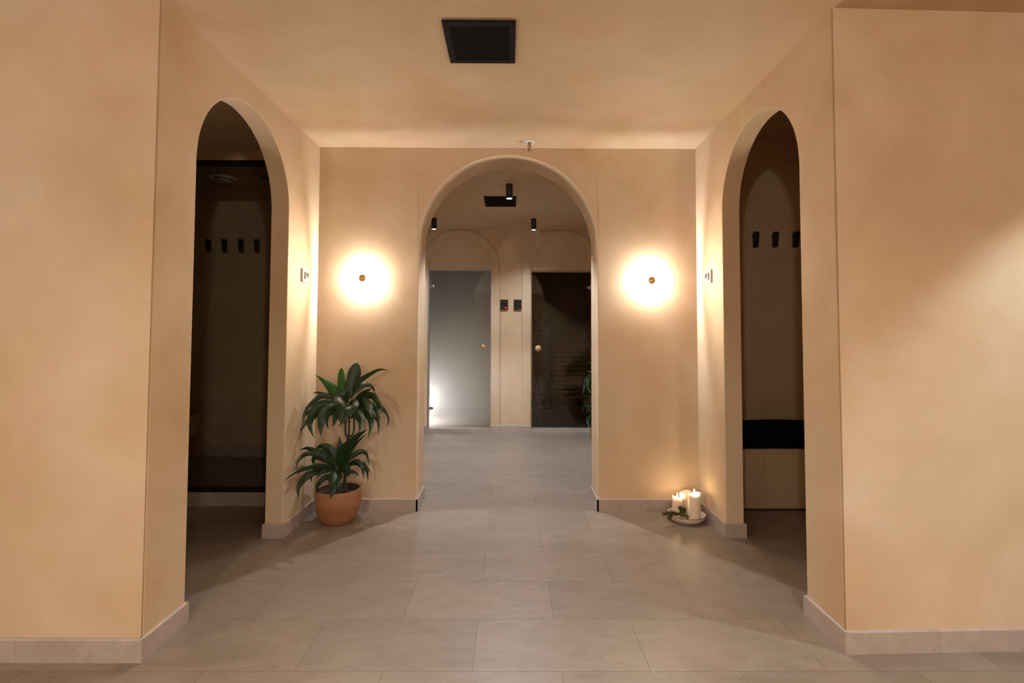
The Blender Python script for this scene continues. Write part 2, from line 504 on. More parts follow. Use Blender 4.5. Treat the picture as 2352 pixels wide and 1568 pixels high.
# floor
bm = bm_new(); add_box(bm, -3.5, 3.5, -3.1, YD + .02, -.1, 0)
struct('floor', bm, M['floor'], 'grey-beige stone tile floor laid in running bond', 'floor')
bm = bm_new(); add_box(bm, -3.4, -1.36, 3.262, YLF, 0, .088)
o = struct('trim_3', bm, M['stone'], 'low tiled step up into the shower', 'step')
bm = bm_new(); add_box(bm, LD[0], LD[1], YD - .012, YD + .12, 0, .040); struct('trim_4', bm, M['stone'], 'stone threshold under the steam room door', 'threshold')
bm = bm_new(); add_box(bm, RD[0], RD[1], YD - .012, YD + .12, 0, .036); struct('trim_5', bm, M['stone'], 'stone threshold under the sauna door', 'threshold')


# baseboards: runs of tile pieces with a rounded top edge
BH, BT = .080, .010


def base_run(bm, p, q, n, h=BH, piece=.6, start=.0, gap=.0007):
    """p->q along the wall foot, n = direction out of the wall"""
    p, q, n = Vector(p), Vector(q), Vector(n).normalized(); d = (q - p); L = d.length; d.normalize()
    cuts = [0.0]; x = start if start > 0 else piece
    while x < L - .02: cuts.append(x); x += piece
    cuts.append(L)
    prof = [(0, 0), (BT, 0), (BT, h - .006), (BT - .002, h - .002), (BT - .006, h), (0, h)]
    for a, b in zip(cuts[:-1], cuts[1:]):
        ga = gap / 2 if a > 0 else 0; gb = gap / 2 if b < L else 0
        ends = []
        for u in (a + ga, b - gb):
            ring = []
            for t, z in prof:
                w = p + d * u + n * t
                ring.append(bm.verts.new((w.x, w.y, z)))
            ends.append(ring)
        k = len(prof)
        for i in range(k): bm.faces.new((ends[0][i], ends[0][(i + 1) % k], ends[1][(i + 1) % k], ends[1][i]))
        bm.faces.new(list(reversed(ends[0]))); bm.faces.new(ends[1])


def along(o, d, u): return Vector(o) + Vector(d).normalized() * u


nl = Vector((dl.y, -dl.x)).normalized(); nr = Vector((-dr.y, dr.x)).normalized()
bm = bm_new()
base_run(bm, along(NL, dl, -BT), along(NL, dl, .223), nl)
base_run(bm, along(NL, dl, 1.021), along(NL, dl, ll), nl, start=.36)
a = along(NL, dl, 1.021); base_run(bm, a + nl * BT, a - nl * .10, -dl.normalized())
base_run(bm, a - nl * .10 - dl.normalized() * BT, a - nl * .10 + dl.normalized() * .33, -nl)
a = along(NL, dl, .223); base_run(bm, a + nl * BT, a - nl * .10, dl.normalized())
base_run(bm, a - nl * .10 + dl.normalized() * BT, a - nl * .10 - dl.normalized() * .1, -nl)
struct('baseboard_left', bm, M['stone'], 'low stone tile baseboard along the left alcove wall and its arch', 'baseboard')
bm = bm_new()
base_run(bm, along(NR, dr, -BT), along(NR, dr, .233), nr)
base_run(bm, along(NR, dr, .991), along(NR, dr, lr), nr, start=.2)
a = along(NR, dr, .991); base_run(bm, a + nr * BT, a - nr * .10, -dr.normalized())
base_run(bm, a - nr * .10 - dr.normalized() * BT, a - nr * .10 + dr.normalized() * .33, -nr)
a = along(NR, dr, .233); base_run(bm, a + nr * BT, a - nr * .10, dr.normalized())
base_run(bm, a - nr * .10 + dr.normalized() * BT, a - nr * .10 - dr.normalized() * .1, -nr)
struct('baseboard_right', bm, M['stone'], 'low stone tile baseboard along the right alcove wall and its arch', 'baseboard')
bm = bm_new()
base_run(bm, (-1.25, YB), (-.594 + BT, YB), (0, -1), start=.385)
base_run(bm, (-.594, YB - BT), (-.594, YB + .262 + BT), (1, 0))
base_run(bm, (.576 - BT, YB), (1.222, YB), (0, -1), start=.42)
base_run(bm, (.576, YB - BT), (.576, YB + .262 + BT), (-1, 0))
struct('baseboard_back', bm, M['stone'], 'low stone tile baseboard on the back wall either side of the central arch', 'baseboard')
bm = bm_new(); base_run(bm, (-3.4, 1.748), (NL.x + BT, NL.y), (0, -1), start=1.705)
struct('baseboard_front_left', bm, M['stone'], 'low stone tile baseboard along the near left wall', 'baseboard')
bm = bm_new(); base_run(bm, (NR.x - BT, NR.y), (3.4, 1.842), (.0278, -1), start=.345)
struct('baseboard_front_right', bm, M['stone'], 'low stone tile baseboard along the near right wall', 'baseboard')
bm = bm_new()
base_run(bm, (-1.25, YD), (-1.047 + BT, YD), (0, -1)); base_run(bm, (-1.047, YD - .024), (LD[0], YD - .024), (0, -1))
base_run(bm, (LD[1], YD - .024), (-.119, YD - .024), (0, -1)); base_run(bm, (-.119, YD), (.148, YD), (0, -1))
base_run(bm, (.148, YD - .024), (RD[0], YD - .024), (0, -1)); base_run(bm, (RD[1], YD - .024), (1.076, YD - .024), (0, -1))
base_run(bm, (1.076, YD), (1.70, YD), (0, -1)); base_run(bm, (-1.25, 3.44), (-1.25, YD), (1, 0)); base_run(bm, (1.70, 3.66), (1.70, YD), (-1, 0))
struct('baseboard_lobby', bm, M['stone'], 'low stone tile baseboard around the sauna lobby', 'baseboard')
bm = bm_new(); base_run(bm, (-2.62, YLF), (-1.36, YLF), (0, -1), h=.170, start=1.09)
struct('baseboard_shower', bm, M['stone'], 'stone tile baseboard at the foot of the shower back wall', 'baseboard')

# ------------------------------------------------------------------ doors at the end of the lobby
YG = YD + .030
d1 = bpy.data.objects.new('door_1', None); C.objects.link(d1); d1.location = (-.583, YG, .04)
tag(d1, 'clear glass steam room door with a small round knob, fog glowing behind it', 'door', kind='structure')
bm = bm_new(); add_box(bm, LD[0] + .018, LD[1] - .010, YG - .004, YG + .004, .052, 1.872)
obj('glass_pane', bm, M['door_glass'], d1, 'clear glass pane')
bm = bm_new()
add_box(bm, LD[0] + .001, LD[0] + .016, YG - .03, YG + .03, .041, 1.888, .001); add_box(bm, LD[1] - .008, LD[1] - .001, YG - .03, YG + .03, .041, 1.888, .001)
add_box(bm, LD[0] + .016, LD[1] - .008, YG - .03, YG + .03, 1.876, 1.888, .001)
obj('door_frame', bm, M['aluminium'], d1, 'grey aluminium door frame')


def hinge(parent, xw, xg, z, y):
    s = 1 if xg > xw else -1
    bm = bm_new()
    add_box(bm, min(xw, xw + s * .012), max(xw, xw + s * .012), y - .034, y - .006, z - .032, z + .032, .002)
    lo, hi = sorted((xw + s * .006, xg - s * .014))
    add_box(bm, lo, hi, y - .013, y - .004, z - .016, z + .016, .002)
    add_lathe(bm, [(.0, 0), (.015, 0), (.016, .002), (.016, .007), (.014, .009), (0, .009)], 24, (xg - s * .016, y - .004, z), 'Y')
    obj('hinge', bm, M['chrome'], parent, 'satin steel hinge')


hinge(d1, LD[0] + .001, LD[0] + .07, 1.690, YG - .001); hinge(d1, LD[0] + .001, LD[0] + .07, .268, YG - .001)
bm = bm_new(); add_lathe(bm, [(0, 0), (.009, 0), (.008, .012), (.020, .018), (.026, .026), (.026, .032), (.02, .036), (0, .037)], 32, (-.304, YG - .005, .983), 'Y')
obj('knob', bm, M['brass'], d1, 'round brass knob')

d2 = bpy.data.objects.new('door_2', None); C.objects.link(d2); d2.location = (.612, YG, .04)
tag(d2, 'dark bronze glass sauna door with a round wooden knob and wood frame', 'door', kind='structure')
bm = bm_new(); add_box(bm, RD[0] + .016, RD[1] - .016, YG - .004, YG + .004, .048, 1.858)
obj('glass_pane', bm, M['bronze_glass'], d2, 'bronze tinted glass pane')
bm = bm_new()
add_box(bm, RD[0] + .001, RD[0] + .012, YG - .02, YG + .04, .037, 1.883, .001); add_box(bm, RD[1] - .012, RD[1] - .001, YG - .02, YG + .04, .037, 1.883, .001)
add_box(bm, RD[0] + .012, RD[1] - .012, YG - .02, YG + .04, 1.864, 1.883, .001)
obj('door_frame', bm, M['wood_frame'], d2, 'slim wooden door frame')
bm = bm_new(); add_box(bm, RD[0] + .014, RD[1] - .014, YG - .006, YG + .006, .037, .047, .001)
obj('door_seal', bm, M['aluminium'], d2, 'grey seal strip along the bottom edge')
hinge(d2, RD[1] - .012, RD[1] - .062, 1.684, YG - .001); hinge(d2, RD[1] - .012, RD[1] - .062, .250, YG - .001)
bm = bm_new(); add_lathe(bm, [(0, 0), (.014, 0), (.013, .012), (.024, .02), (.034, .033), (.036, .045), (.033, .058), (.022, .067), (.008, .071), (0, .0715)], 36, (.336, YG - .005, .969), 'Y')
obj('knob', bm, M['wood_knob'], d2, 'round pale wooden knob')

# ------------------------------------------------------------------ steam room behind the left door
bm = bm_new(); add_box(bm, -1.25, -1.20, YD + .12, 7.3, 0, 2.25); add_box(bm, -.08, -.03, YD + .12, 7.3, 0, 2.25)
add_box(bm, -1.20, -.08, 7.25, 7.3, 0, 2.25); struct('wall_steam_room', bm, M['dark_plaster'], 'plastered walls of the steam room', 'wall')
bm = bm_new(); add_box(bm, -1.25, -.03, YD + .12, 7.3, 2.2, 2.3); struct('ceiling_steam_room', bm, M['dark_plaster'], 'ceiling of the steam room', 'ceiling')
bm = bm_new(); add_box(bm, -1.25, -.03, YD + .02, 7.3, -.1, .03); struct('floor_steam_room', bm, M['stone'], 'tiled floor of the steam room', 'floor')
vm = bpy.data.materials.new('steam'); vm.use_nodes = True; t = vm.node_tree; t.nodes.clear()
o_ = t.nodes.new('ShaderNodeOutputMaterial'); vs_ = t.nodes.new('ShaderNodeVolumeScatter'); vs_.inputs['Density'].default_value = 1.05
vs_.inputs['Color'].default_value = (.99, .955, .91, 1); vs_.inputs['Anisotropy'].default_value = .1
t.links.new(vs_.outputs[0], o_.inputs['Volume'])
bm = bm_new(); add_box(bm, -1.147, -.085, YD + .125, 7.245, .035, 2.195)
tag(obj('steam', bm, vm), 'bright white steam filling the room behind the clear glass door', 'steam', kind='stuff')

# ------------------------------------------------------------------ sauna behind the right door
bm = bm_new(); add_box(bm, -.03, .02, YD + .12, 8.6, 0, 2.25); add_box(bm, 1.55, 1.6, YD + .12, 8.6, 0, 2.25); add_box(bm, .02, 1.55, 8.5, 8.6, 0, 2.25)
struct('wall_sauna', bm, M['sauna_dark'], 'dark wood panelled walls of the sauna', 'wall')
bm = bm_new(); add_box(bm, -.03, 1.6, YD + .12, 8.6, 2.2, 2.3); struct('ceiling_sauna', bm, M['sauna_dark'], 'dark wood ceiling of the sauna', 'ceiling')
bm = bm_new(); add_box(bm, -.03, 1.6, YD + .02, 8.6, -.1, .012); struct('floor_sauna', bm, M['sauna_dark'], 'dark floor under the sauna deck', 'floor')
dk = thing('floor_deck', (.78, 7.0, .012), 'slatted wooden duckboard on the sauna floor', 'duckboard')
bm = bm_new()
x = .04
while x < 1.5:
    add_box(bm, x, x + .070, YD + .125, 7.58, .022, .045, .003); x += .0815
obj('deck_slats', bm, M['wood_floor'], dk)
bm = bm_new()
for y in (6.0, 6.7, 7.4): add_box(bm, .04, 1.5, y, y + .05, .012, .022)
obj('deck_batten', bm, M['wood_floor'], dk)
sb = thing('sauna_bench', (1.0, 7.9, .012), 'tall sauna bench with a front of horizontal wooden slats', 'bench')
bm = bm_new()
z = .14
while z < 1.0:
    add_box(bm, .56, 1.54, 7.60, 7.625, z, z + .062, .003); z += .071
obj('front_slats', bm, M['wood_wall'], sb)
bm = bm_new(); add_box(bm, .56, 1.54, 7.60, 8.45, 1.0, 1.04, .004)
obj('bench_seat', bm, M['wood_wall'], sb)
bm = bm_new()
for x in (.6, 1.0, 1.42): add_box(bm, x, x + .05, 7.626, 7.67, .012, 1.0)
obj('bench_support', bm, M['sauna_dark'], sb)
HX, HY = .435, 7.0
ht = thing('sauna_heater', (HX, HY, .045), 'tall round sauna heater tower packed with stones behind the dark glass', 'heater')
bm = bm_new(); add_lathe(bm, [(0, .046), (.235, .046), (.245, .052), (.245, .066), (.235, .072), (0, .072)], 56, (HX - .06, HY, 0)); obj('heater_base', bm, M['offwhite'], ht, 'pale round base plate')
bm = bm_new()
for k in range(24):
    a = 2 * PI * k / 24; add_tube(bm, [(HX + .15 * math.cos(a), HY + .15 * math.sin(a), .072), (HX + .15 * math.cos(a), HY + .15 * math.sin(a), 1.28)], .0025, 6)
for z in [i * .0605 + .1 for i in range(20)]:
    add_tube(bm, [(HX + .152 * math.cos(2 * PI * k / 24), HY + .152 * math.sin(2 * PI * k / 24), z) for k in range(25)], .002, 6)
obj('wire_cage', bm, M['black_matte'], ht)
bm = bm_new(); rs = random.Random(3)
for lay in range(17):
    for k in range(9):
        a = 2 * PI * (k + .5 * (lay % 2)) / 9 + rs.uniform(-.1, .1)
        r = bmesh.ops.create_icosphere(bm, subdivisions=2, radius=.042)
        for v in r['verts']:
            q = v.co * (1 + .25 * math.sin(v.co.x * 70 + lay) * math.cos(v.co.z * 60 + k)); v.co = q + Vector((HX + .105 * math.cos(a), HY + .105 * math.sin(a), .115 + lay * .068))
    
for f in bm.faces: f.smooth = True
o = obj('heater_stones', bm, M['stones'], ht, 'dark grey stones inside the cage'); o['kind'] = 'stuff'
bm = bm_new(); add_lathe(bm, [(.05, 1.24), (.155, 1.24), (.155, 1.32), (.12, 1.33), (.05, 1.33)], 48, (HX, HY, 0)); obj('heater_top', bm, M['black'], ht)
bm = bm_new(); add_tube(bm, [(HX - .11, HY - .14, .072), (HX - .11, HY - .14, 1.30)], .008, 12)
obj('pole', bm, mat('polished_pole', (.85, .83, .80, 1), .4, .35), ht, 'shiny chrome pole')

# ------------------------------------------------------------------ lamps
SCONCE_COL = (1.0, .87, .72)
HALL_FILL_COL = (1.0, .90, .79)


def sconce(x, y, z, ang, label, p_front=3.5, p_gap=8.8, col=SCONCE_COL):
    """wall light: round base, frosted disc lit from both sides, brass centre; built facing -y then turned"""
    s = thing('wall_sconce', (x, y, z), label, 'wall lamp', 'round wall sconces')
    def P(n, prof, m, lab=None, seg=48):
        bm = bm_new(); add_lathe(bm, prof, seg, (0, 0, 0), 'Y'); return obj(n, bm, m, s, lab, local=True)
    P('backplate', [(0, 0), (.070, 0), (.071, .004), (.069, .005), (0, .005)], M['bronze'])
    P('shade', [(0, .042), (.094, .042), (.098, .043), (.099, .045), (.096, .048), (0, .050)], M['sconce_glass'], 'frosted glass disc')
    P('centre_knob', [(0, .0505), (.0245, .0505), (.025, .052), (.0245, .058), (.022, .060), (0, .0605)], M['brass'], 'round brass centre')
    for sx in (-1, 1):
        bm = bm_new(); add_lathe(bm, [(0, .0475), (.0028, .0475), (.0028, .0525), (0, .0525)], 10, (sx * .091, 0, 0), 'Y')
        obj('shade_clip', bm, M['aluminium'], s, local=True)
    l = bpy.data.lights.new('sconce_lamp', 'POINT'); l.energy = p_gap; l.color = col; l.shadow_soft_size = .014
    l.color = (1.0, .965, .93)
    o = bpy.data.objects.new('sconce_lamp', l); C.objects.link(o); o.parent = s; o.location = (0, -.020, 0)
    l = bpy.data.lights.new('sconce_glow', 'AREA'); l.shape = 'DISK'; l.size = .188; l.spread = math.radians(176); l.energy = p_front; l.color = col
    o = bpy.data.objects.new('sconce_glow', l); C.objects.link(o); o.parent = s; o.location = (0, -.0502, 0); o.rotation_euler = (math.radians(-90), 0, 0)
    s.rotation_euler = (0, 0, ang)
    return s


sconce(-.942, YB, 1.489, 0, 'round glowing wall sconce above the potted plant, brass button at its centre')
sconce(.913, YB, 1.480, 0, 'round glowing wall sconce above the candles, brass button at its centre')

SPOTS = []


def spotlight(x, y, label, power, color=(.80, .90, 1.0), angle=126, blend=1.0, h=.118):
    s = thing('ceiling_spotlight', (x, y, H), label, 'ceiling spotlight', 'black cylinder spotlights')
    bm = bm_new(); add_lathe(bm, [(0, H), (.0265, H), (.0275, H - .002), (.0275, H - h), (.025, H - h), (.024, H - h + .006), (0, H - h + .006)], 32, (x, y, 0))
    obj('housing', bm, M['black_matte'], s, 'black cylinder housing')
    bm = bm_new(); add_lathe(bm, [(0, H - h + .0055), (.0235, H - h + .0055), (.0235, H - h + .002), (0, H - h + .002)], 32, (x, y, 0))
    obj('lens', bm, M['spot_lens'], s, 'glowing white lens')
    l = bpy.data.lights.new('spot_lamp', 'SPOT'); l.energy = power; l.color = color; l.spot_size = math.radians(angle); l.spot_blend = blend
    l.shadow_soft_size = .018
    o = bpy.data.objects.new('spot_lamp', l); C.objects.link(o); o.parent = s; o.location = (0, 0, -h - .004)
    return s


P_SPOT = 29.0
spotlight(-.004, 3.96, 'black cylinder spotlight nearest the archway, overlapping the lobby ceiling vent', 52, (.93, .945, 1.0), 114, .3)
spotlight(-.80, 5.135, 'black cylinder spotlight in front of the steam room door, partly behind the arch', P_SPOT)
spotlight(.255, 5.155, 'black cylinder spotlight between the two glass doors and the viewer', P_SPOT)
spotlight(2.30, 1.25, 'black cylinder spotlight over the hall beside the near right wall', 33, (.80, .93, 1.0), 95, .35)

spotlight(-.9, .1, 'added fill-light spotlight over the left half of the hall', 46, (1.0, .87, .72), 150, 1.0)  # this pair is added out of view to fill the alcove with light
spotlight(.9, .1, 'added fill-light spotlight over the right half of the hall', 46, (1.0, .87, .72), 150, 1.0)


def point(name, loc, power, color, size=.02, parent=None):
    l = bpy.data.lights.new(name, 'POINT'); l.energy = power; l.color = color; l.shadow_soft_size = size
    o = bpy.data.objects.new(name, l); C.objects.link(o)
    if parent: o.parent = parent
    o.location = loc
    return o


# sconces added behind the viewer, unseen, as fill light for hall and alcove
P_HALL_FILL = 14.0
sconce(-1.6, -3.0, 1.6, PI, 'added fill-light wall sconce on the left half of the wall behind the viewer', P_HALL_FILL, 6.0, HALL_FILL_COL)
sconce(1.6, -3.0, 1.6, PI, 'added fill-light wall sconce on the right half of the wall behind the viewer', P_HALL_FILL, 6.0, HALL_FILL_COL)
sconce(-3.4, -.2, 1.6, PI / 2, 'added fill-light wall sconce on the far left wall of the hall', P_HALL_FILL * .6, 6.0, HALL_FILL_COL)
sconce(3.4, -1.2, 1.6, -PI / 2, 'added fill-light wall sconce on the far right wall of the hall', P_HALL_FILL * .6, 6.0, HALL_FILL_COL)
# steam room lamp
sl = thing('steam_room_lamp', (-1.199, 6.2, .30), 'round waterproof lamp low on the steam room wall', 'wall lamp')
bm = bm_new(); add_lathe(bm, [(0, 0), (.075, 0), (.075, .02), (.06, .04), (0, .05)], 32, (-1.199, 6.2, .30), 'X')
obj('lamp_lens', bm, mat('steam_lamp_lens', (.9, .9, .9, 1), .4, emis=(.93, .95, 1, 1), estr=5.0), sl)
point('steam_lamp', (.075, 0, 0), 11, (1.0, .965, .95), .04, sl)

# ------------------------------------------------------------------ ceiling vents, hatch, sprinkler
def ceiling_vent(x0, x1, y0, y1, label):
    cx, cy = (x0 + x1) / 2, (y0 + y1) / 2; z0 = H - .010
    v = thing('ceiling_vent', (cx, cy, H), label, 'ceiling vent', 'square black ceiling vents')
    bm = bm_new(); b = .026
    for (a0, a1, b0, b1) in ((x0, x1, y0, y0 + b), (x0, x1, y1 - b, y1), (x0, x0 + b, y0 + b, y1 - b), (x1 - b, x1, y0 + b, y1 - b)):
        add_box(bm, a0, a1, b0, b1, z0, H)
    obj('vent_frame', bm, M['vent'], v)
    bm = bm_new(); add_box(bm, x0 + b, x1 - b, y0 + b, y1 - b, H - .002, H); obj('vent_backing', bm, M['vent_dark'], v)
    bm = bm_new(); n = 40; w = (x1 - x0 - 2 * b) / n
    for k in range(n): add_box(bm, x0 + b + (k + .25) * w, x0 + b + (k + .72) * w, y0 + b, y1 - b, z0 + .001, z0 + .004)
    m = 40; hh = (y1 - y0 - 2 * b) / m
    for k in range(m): add_box(bm, x0 + b, x1 - b, y0 + b + (k + .36) * hh, y0 + b + (k + .58) * hh, z0 + .002, z0 + .0035)
    obj('vent_grille', bm, M['vent'], v, 'finely perforated black grille')
    bm = bm_new(); add_lathe(bm, [(0, z0 + .002), (.008, z0 + .002), (.008, z0 - .001), (0, z0 - .0015)], 20, (cx, cy, 0)); obj('vent_button', bm, M['vent'], v, 'small round button')
    return v


ceiling_vent(-.268, .0215, 1.864, 2.153, 'large square black ceiling vent over the alcove mouth')
ceiling_vent(-.232, .058, 4.303, 4.627, 'square black vent in the lobby ceiling seen through the central arch')
bm = bm_new(); add_box(bm, -.173, .028, 5.32, 5.49, H - .0015, H + .001, .0007)
tag(obj('ceiling_hatch', bm, M['plaster']), 'flush plaster access hatch in the lobby ceiling above the control panels', 'hatch')

sp = thing('fire_sprinkler', (.124, 3.069, H), 'copper fire sprinkler head hanging from the ceiling above the central arch', 'sprinkler')
bm = bm_new(); add_lathe(bm, [(0, H), (.037, H), (.037, H - .003), (.028, H - .010), (.020, H - .010), (.018, H - .004), (0, H - .004)], 36, (.124, 3.069, 0)); obj('escutcheon', bm, M['white'], sp, 'white ceiling collar')
bm = bm_new(); X, Y = .124, 3.069
add_lathe(bm, [(0, H - .004), (.008, H - .004), (.008, H - .022), (0, H - .022)], 20, (X, Y, 0))
for s in (-1, 1): add_tube(bm, [(X + s * .006, Y, H - .02), (X + s * .011, Y, H - .026), (X + s * .008, Y, H - .042), (X + s * .001, Y, H - .052)], .0022, 8, 12)
obj('sprinkler_frame', bm, M['copper'], sp)
bm = bm_new(); add_lathe(bm, [(0, H - .022), (.0028, H - .024), (.0028, H - .044), (0, H - .046)], 14, (X, Y, 0)); obj('glass_bulb', bm, M['red_bulb'], sp, 'red glass bulb')
bm = bm_new(); add_lathe(bm, [(0, H - .050), (.004, H - .050), (.0125, H - .055), (.0125, H - .0565), (0, H - .0565)], 28, (X, Y, 0)); obj('deflector', bm, M['copper'], sp)

# ------------------------------------------------------------------ thermostats and socket plate
def wall_x(side, y):
    o, d = (NL, dl) if side < 0 else (NR, dr)
    return o.x + d.x * (y - o.y) / d.y


def thermostat(side, y, z, label):
    x = wall_x(side, y); s = -side
    t = thing('thermostat', (x, y, z), label, 'thermostat', 'white wall thermostats')
    def bx(bm, d0, d1, y0, y1, z0, z1, b): 
        a, c = sorted((x + s * d0, x + s * d1)); add_box(bm, a, c, y0, y1, z0, z1, b)
    bm = bm_new(); bx(bm, -.001, .012, y - .041, y + .041, z - .041, z + .041, .003); obj('cover_plate', bm, M['white'], t)
    bm = bm_new(); bx(bm, .0121, .022, y - .022, y + .022, z - .024, z + .024, .002); obj('control_module', bm, M['white'], t)
    bm = bm_new(); bx(bm, .0221, .0227, y - .018, y + .017, z - .010, z + .019, 0); obj('display', bm, M['display'], t, 'grey display')
    return t


thermostat(-1, 2.970, 1.484, 'white thermostat on the left alcove wall beside the plant-side sconce')
thermostat(1, 2.965, 1.486, 'white thermostat on the right alcove wall beside the candle-side sconce')
x = wall_x(-1, 2.985)
sk = thing('socket_plate', (x, 2.985, .385), 'plaster-coloured socket plate low on the left wall behind the plant', 'socket')
bm = bm_new(); add_box(bm, x - .001, x + .007, 2.945, 3.025, .328, .444, .002); obj('cover_plate', bm, M['plaster'], sk)
bm = bm_new(); add_box(bm, x + .0071, x + .0085, 2.960, 3.010, .345, .427, .0006); obj('socket_insert', bm, M['plaster'], sk)

# control panels between the doors
def control_panel(x0, x1, label, bright):
    z0, z1 = 1.419, 1.537
    p = thing('control_panel', ((x0 + x1) / 2, YD, (z0 + z1) / 2), label, 'control panel', 'black control panels')
    bm = bm_new(); add_box(bm, x0, x1, YD - .018, YD + .001, z0, z1, .003); obj('panel_body', bm, M['black_matte'], p)
    bm = bm_new(); add_box(bm, x0 + .003, x1 - .003, YD - .0192, YD - .0181, z0 + .003, z1 - .003); obj('panel_glass', bm, M['panel_glass'], p)
    seg = {'4': 'bcfg', '8': 'abcdefg', '0': 'abcdef'}
    def digit(bm, ch, cx, cz, w, h, t):
        y0, y1 = YD - .0200, YD - .0193
        S = {'a': (cx - w, cx + w, cz + h - t, cz + h), 'd': (cx - w, cx + w, cz - h, cz - h + t), 'g': (cx - w, cx + w, cz - t / 2, cz + t / 2),
             'f': (cx - w, cx - w + t, cz, cz + h), 'b': (cx + w - t, cx + w, cz, cz + h), 'e': (cx - w, cx - w + t, cz - h, cz), 'c': (cx + w - t, cx + w, cz - h, cz)}
        for c in seg[ch]: add_box(bm, S[c][0], S[c][1], y0, y1, S[c][2], S[c][3])
    bm = bm_new()
    if bright:
        digit(bm, '4', x1 - .035, z0 + .022, .0055, .0075, .0032); digit(bm, '8', x1 - .017, z0 + .022, .0055, .0075, .0032)
    else:
        add_box(bm, x1 - .033, x1 - .012, YD - .0200, YD - .0193, z0 + .010, z0 + .017)
    obj('readout', bm, M['led_red'] if bright else M['led_dim'], p, 'glowing red readout' if bright else 'dim red readout')
    if bright:
        bm = bm_new(); add_lathe(bm, [(0, 0), (.005, 0), (.005, .0007), (0, .0007)], 16, (x0 + .018, YD - .0193, z0 + .022), 'Y'); obj('icon', bm, M['led_grey'], p)
    return p


control_panel(-.103, -.016, 'black control panel with bright red digits beside the steam room door', True)
control_panel(.053, .139, 'black control panel with only a dim red mark beside the sauna door', False)

# ------------------------------------------------------------------ left changing room and shower
YS = 3.275
sg = thing('shower_screen', (-2.3, YS, .088), 'glass shower screen with black rails behind the left archway', 'shower screen')
bm = bm_new(); add_box(bm, -3.395, -1.362, YS - .012, YS + .012, .092, .117, .001); obj('bottom_rail', bm, M['black'], sg, 'black bottom rail')
bm = bm_new(); add_box(bm, -3.395, -1.362, YS - .014, YS - .0131, 2.266, 2.298); add_box(bm, -3.395, -1.362, YS - .013, YS + .012, 2.262, 2.2755); obj('top_rail', bm, M['black'], sg, 'black top rail')
bm = bm_new(); add_box(bm, -3.39, -1.365, YS - .004, YS + .004, .116, 2.263); obj('glass_pane', bm, M['glass'], sg, 'clear glass pane')


def hook(x, y, z, label, group):
    h = thing('coat_hook', (x, y, z), label, 'coat hook', group)
    bm = bm_new()
    prof = [(0, -.055), (-.012, -.055), (-.012, .035), (-.014, .042), (-.030, .052), (-.044, .0545), (-.050, .050), (-.050, .040), (-.046, .036), (-.044, .020), (-.036, -.035), (-.030, -.053), (-.026, -.055)]
    # wall plate and forward-leaning flat peg
    add_box(bm, x - .012, x + .012, y - .006, y, z - .055, z + .045, .002)
    q = [(-.005, .020), (-.005, .046), (-.022, .054), (-.042, .055), (-.048, .050), (-.048, .040), (-.030, -.050), (-.024, -.0545), (-.012, -.052), (-.010, -.045), (-.028, .030), (-.020, .034)]
    for s in (-1, 1): pass
    a = [bm.verts.new((x - .015, y + yy, z + zz)) for yy, zz in q]; b = [bm.verts.new((x + .015, y + yy, z + zz)) for yy, zz in q]
    n = len(q)
    bm.faces.new(a); bm.faces.new(list(reversed(b)))
    for i in range(n): bm.faces.new((a[i], b[i], b[(i + 1) % n], a[(i + 1) % n]))
    obj('hook_body', bm, M['black'], h)
    return h


for (x, lab) in ((-2.588, 'black coat hook on the shower wall, first from the left of the row of four'),
                 (-2.448, 'black coat hook on the shower wall, second from the left of the row of four'),
                 (-2.306, 'black coat hook on the shower wall, third from the left of the row of four'),
                 (-2.171, 'black coat hook on the shower wall, fourth of four, beside the arch jamb')):
    hook(x, YLF, 1.883, lab, 'hooks on the shower wall')
fb = thing('floating_bench', (-3.0, 3.75, .28), 'pale floating bench on the left wall of the shower', 'bench')
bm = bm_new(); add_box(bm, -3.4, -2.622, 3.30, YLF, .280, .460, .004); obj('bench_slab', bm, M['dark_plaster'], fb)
bm = bm_new(); add_box(bm, -3.36, -2.675, 3.45, 4.06, .461, .535, .02, 4)
tag(obj('black_cushion', bm, M['cushion']), 'black cushion lying on the floating bench in the shower', 'cushion', 'black bench cushions')
av = thing('air_vent', (-2.11, 3.57, 2.276), 'round white air vent in the shower ceiling', 'air vent')
bm = bm_new(); add_lathe(bm, [(.062, 2.276), (.088, 2.276), (.088, 2.268), (.078, 2.260), (.066, 2.262), (.062, 2.270)], 40, (-2.11, 3.57, 0), closed=False)
obj('valve_ring', bm, M['offwhite'], av)
bm = bm_new(); add_lathe(bm, [(0, 2.262), (.050, 2.262), (.056, 2.256), (.05, 2.250), (0, 2.246)], 40, (-2.11, 3.57, 0)); obj('valve_disc', bm, M['offwhite'], av)
bm = bm_new(); add_lathe(bm, [(0, 2.276), (.061, 2.276), (.061, 2.2755), (0, 2.2755)], 40, (-2.11, 3.57, 0)); obj('valve_throat', bm, M['vent_dark'], av)
bm = bm_new(); add_lathe(bm, [(.0, 2.276), (.045, 2.276), (.045, 2.270), (.030, 2.268), (.026, 2.274), (0, 2.274)], 32, (-1.79, 3.563, 0))
tag(obj('recessed_downlight', bm, M['black']), 'black round recessed downlight in the shower ceiling, switched off', 'downlight')

# ------------------------------------------------------------------ right changing room
rb = thing('built_in_bench', (2.2, 3.37, 0), 'plastered built-in bench along the wall behind the right archway', 'bench')
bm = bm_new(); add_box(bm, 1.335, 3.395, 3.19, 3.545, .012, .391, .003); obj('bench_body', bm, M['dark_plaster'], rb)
bm = bm_new(); add_box(bm, 1.34, 3.39, 3.205, 3.545, 0, .012); obj('plinth', bm, M['black_matte'], rb, 'recessed plinth, black for the shadow gap')  # black colour stands in for the shade in the gap under the bench


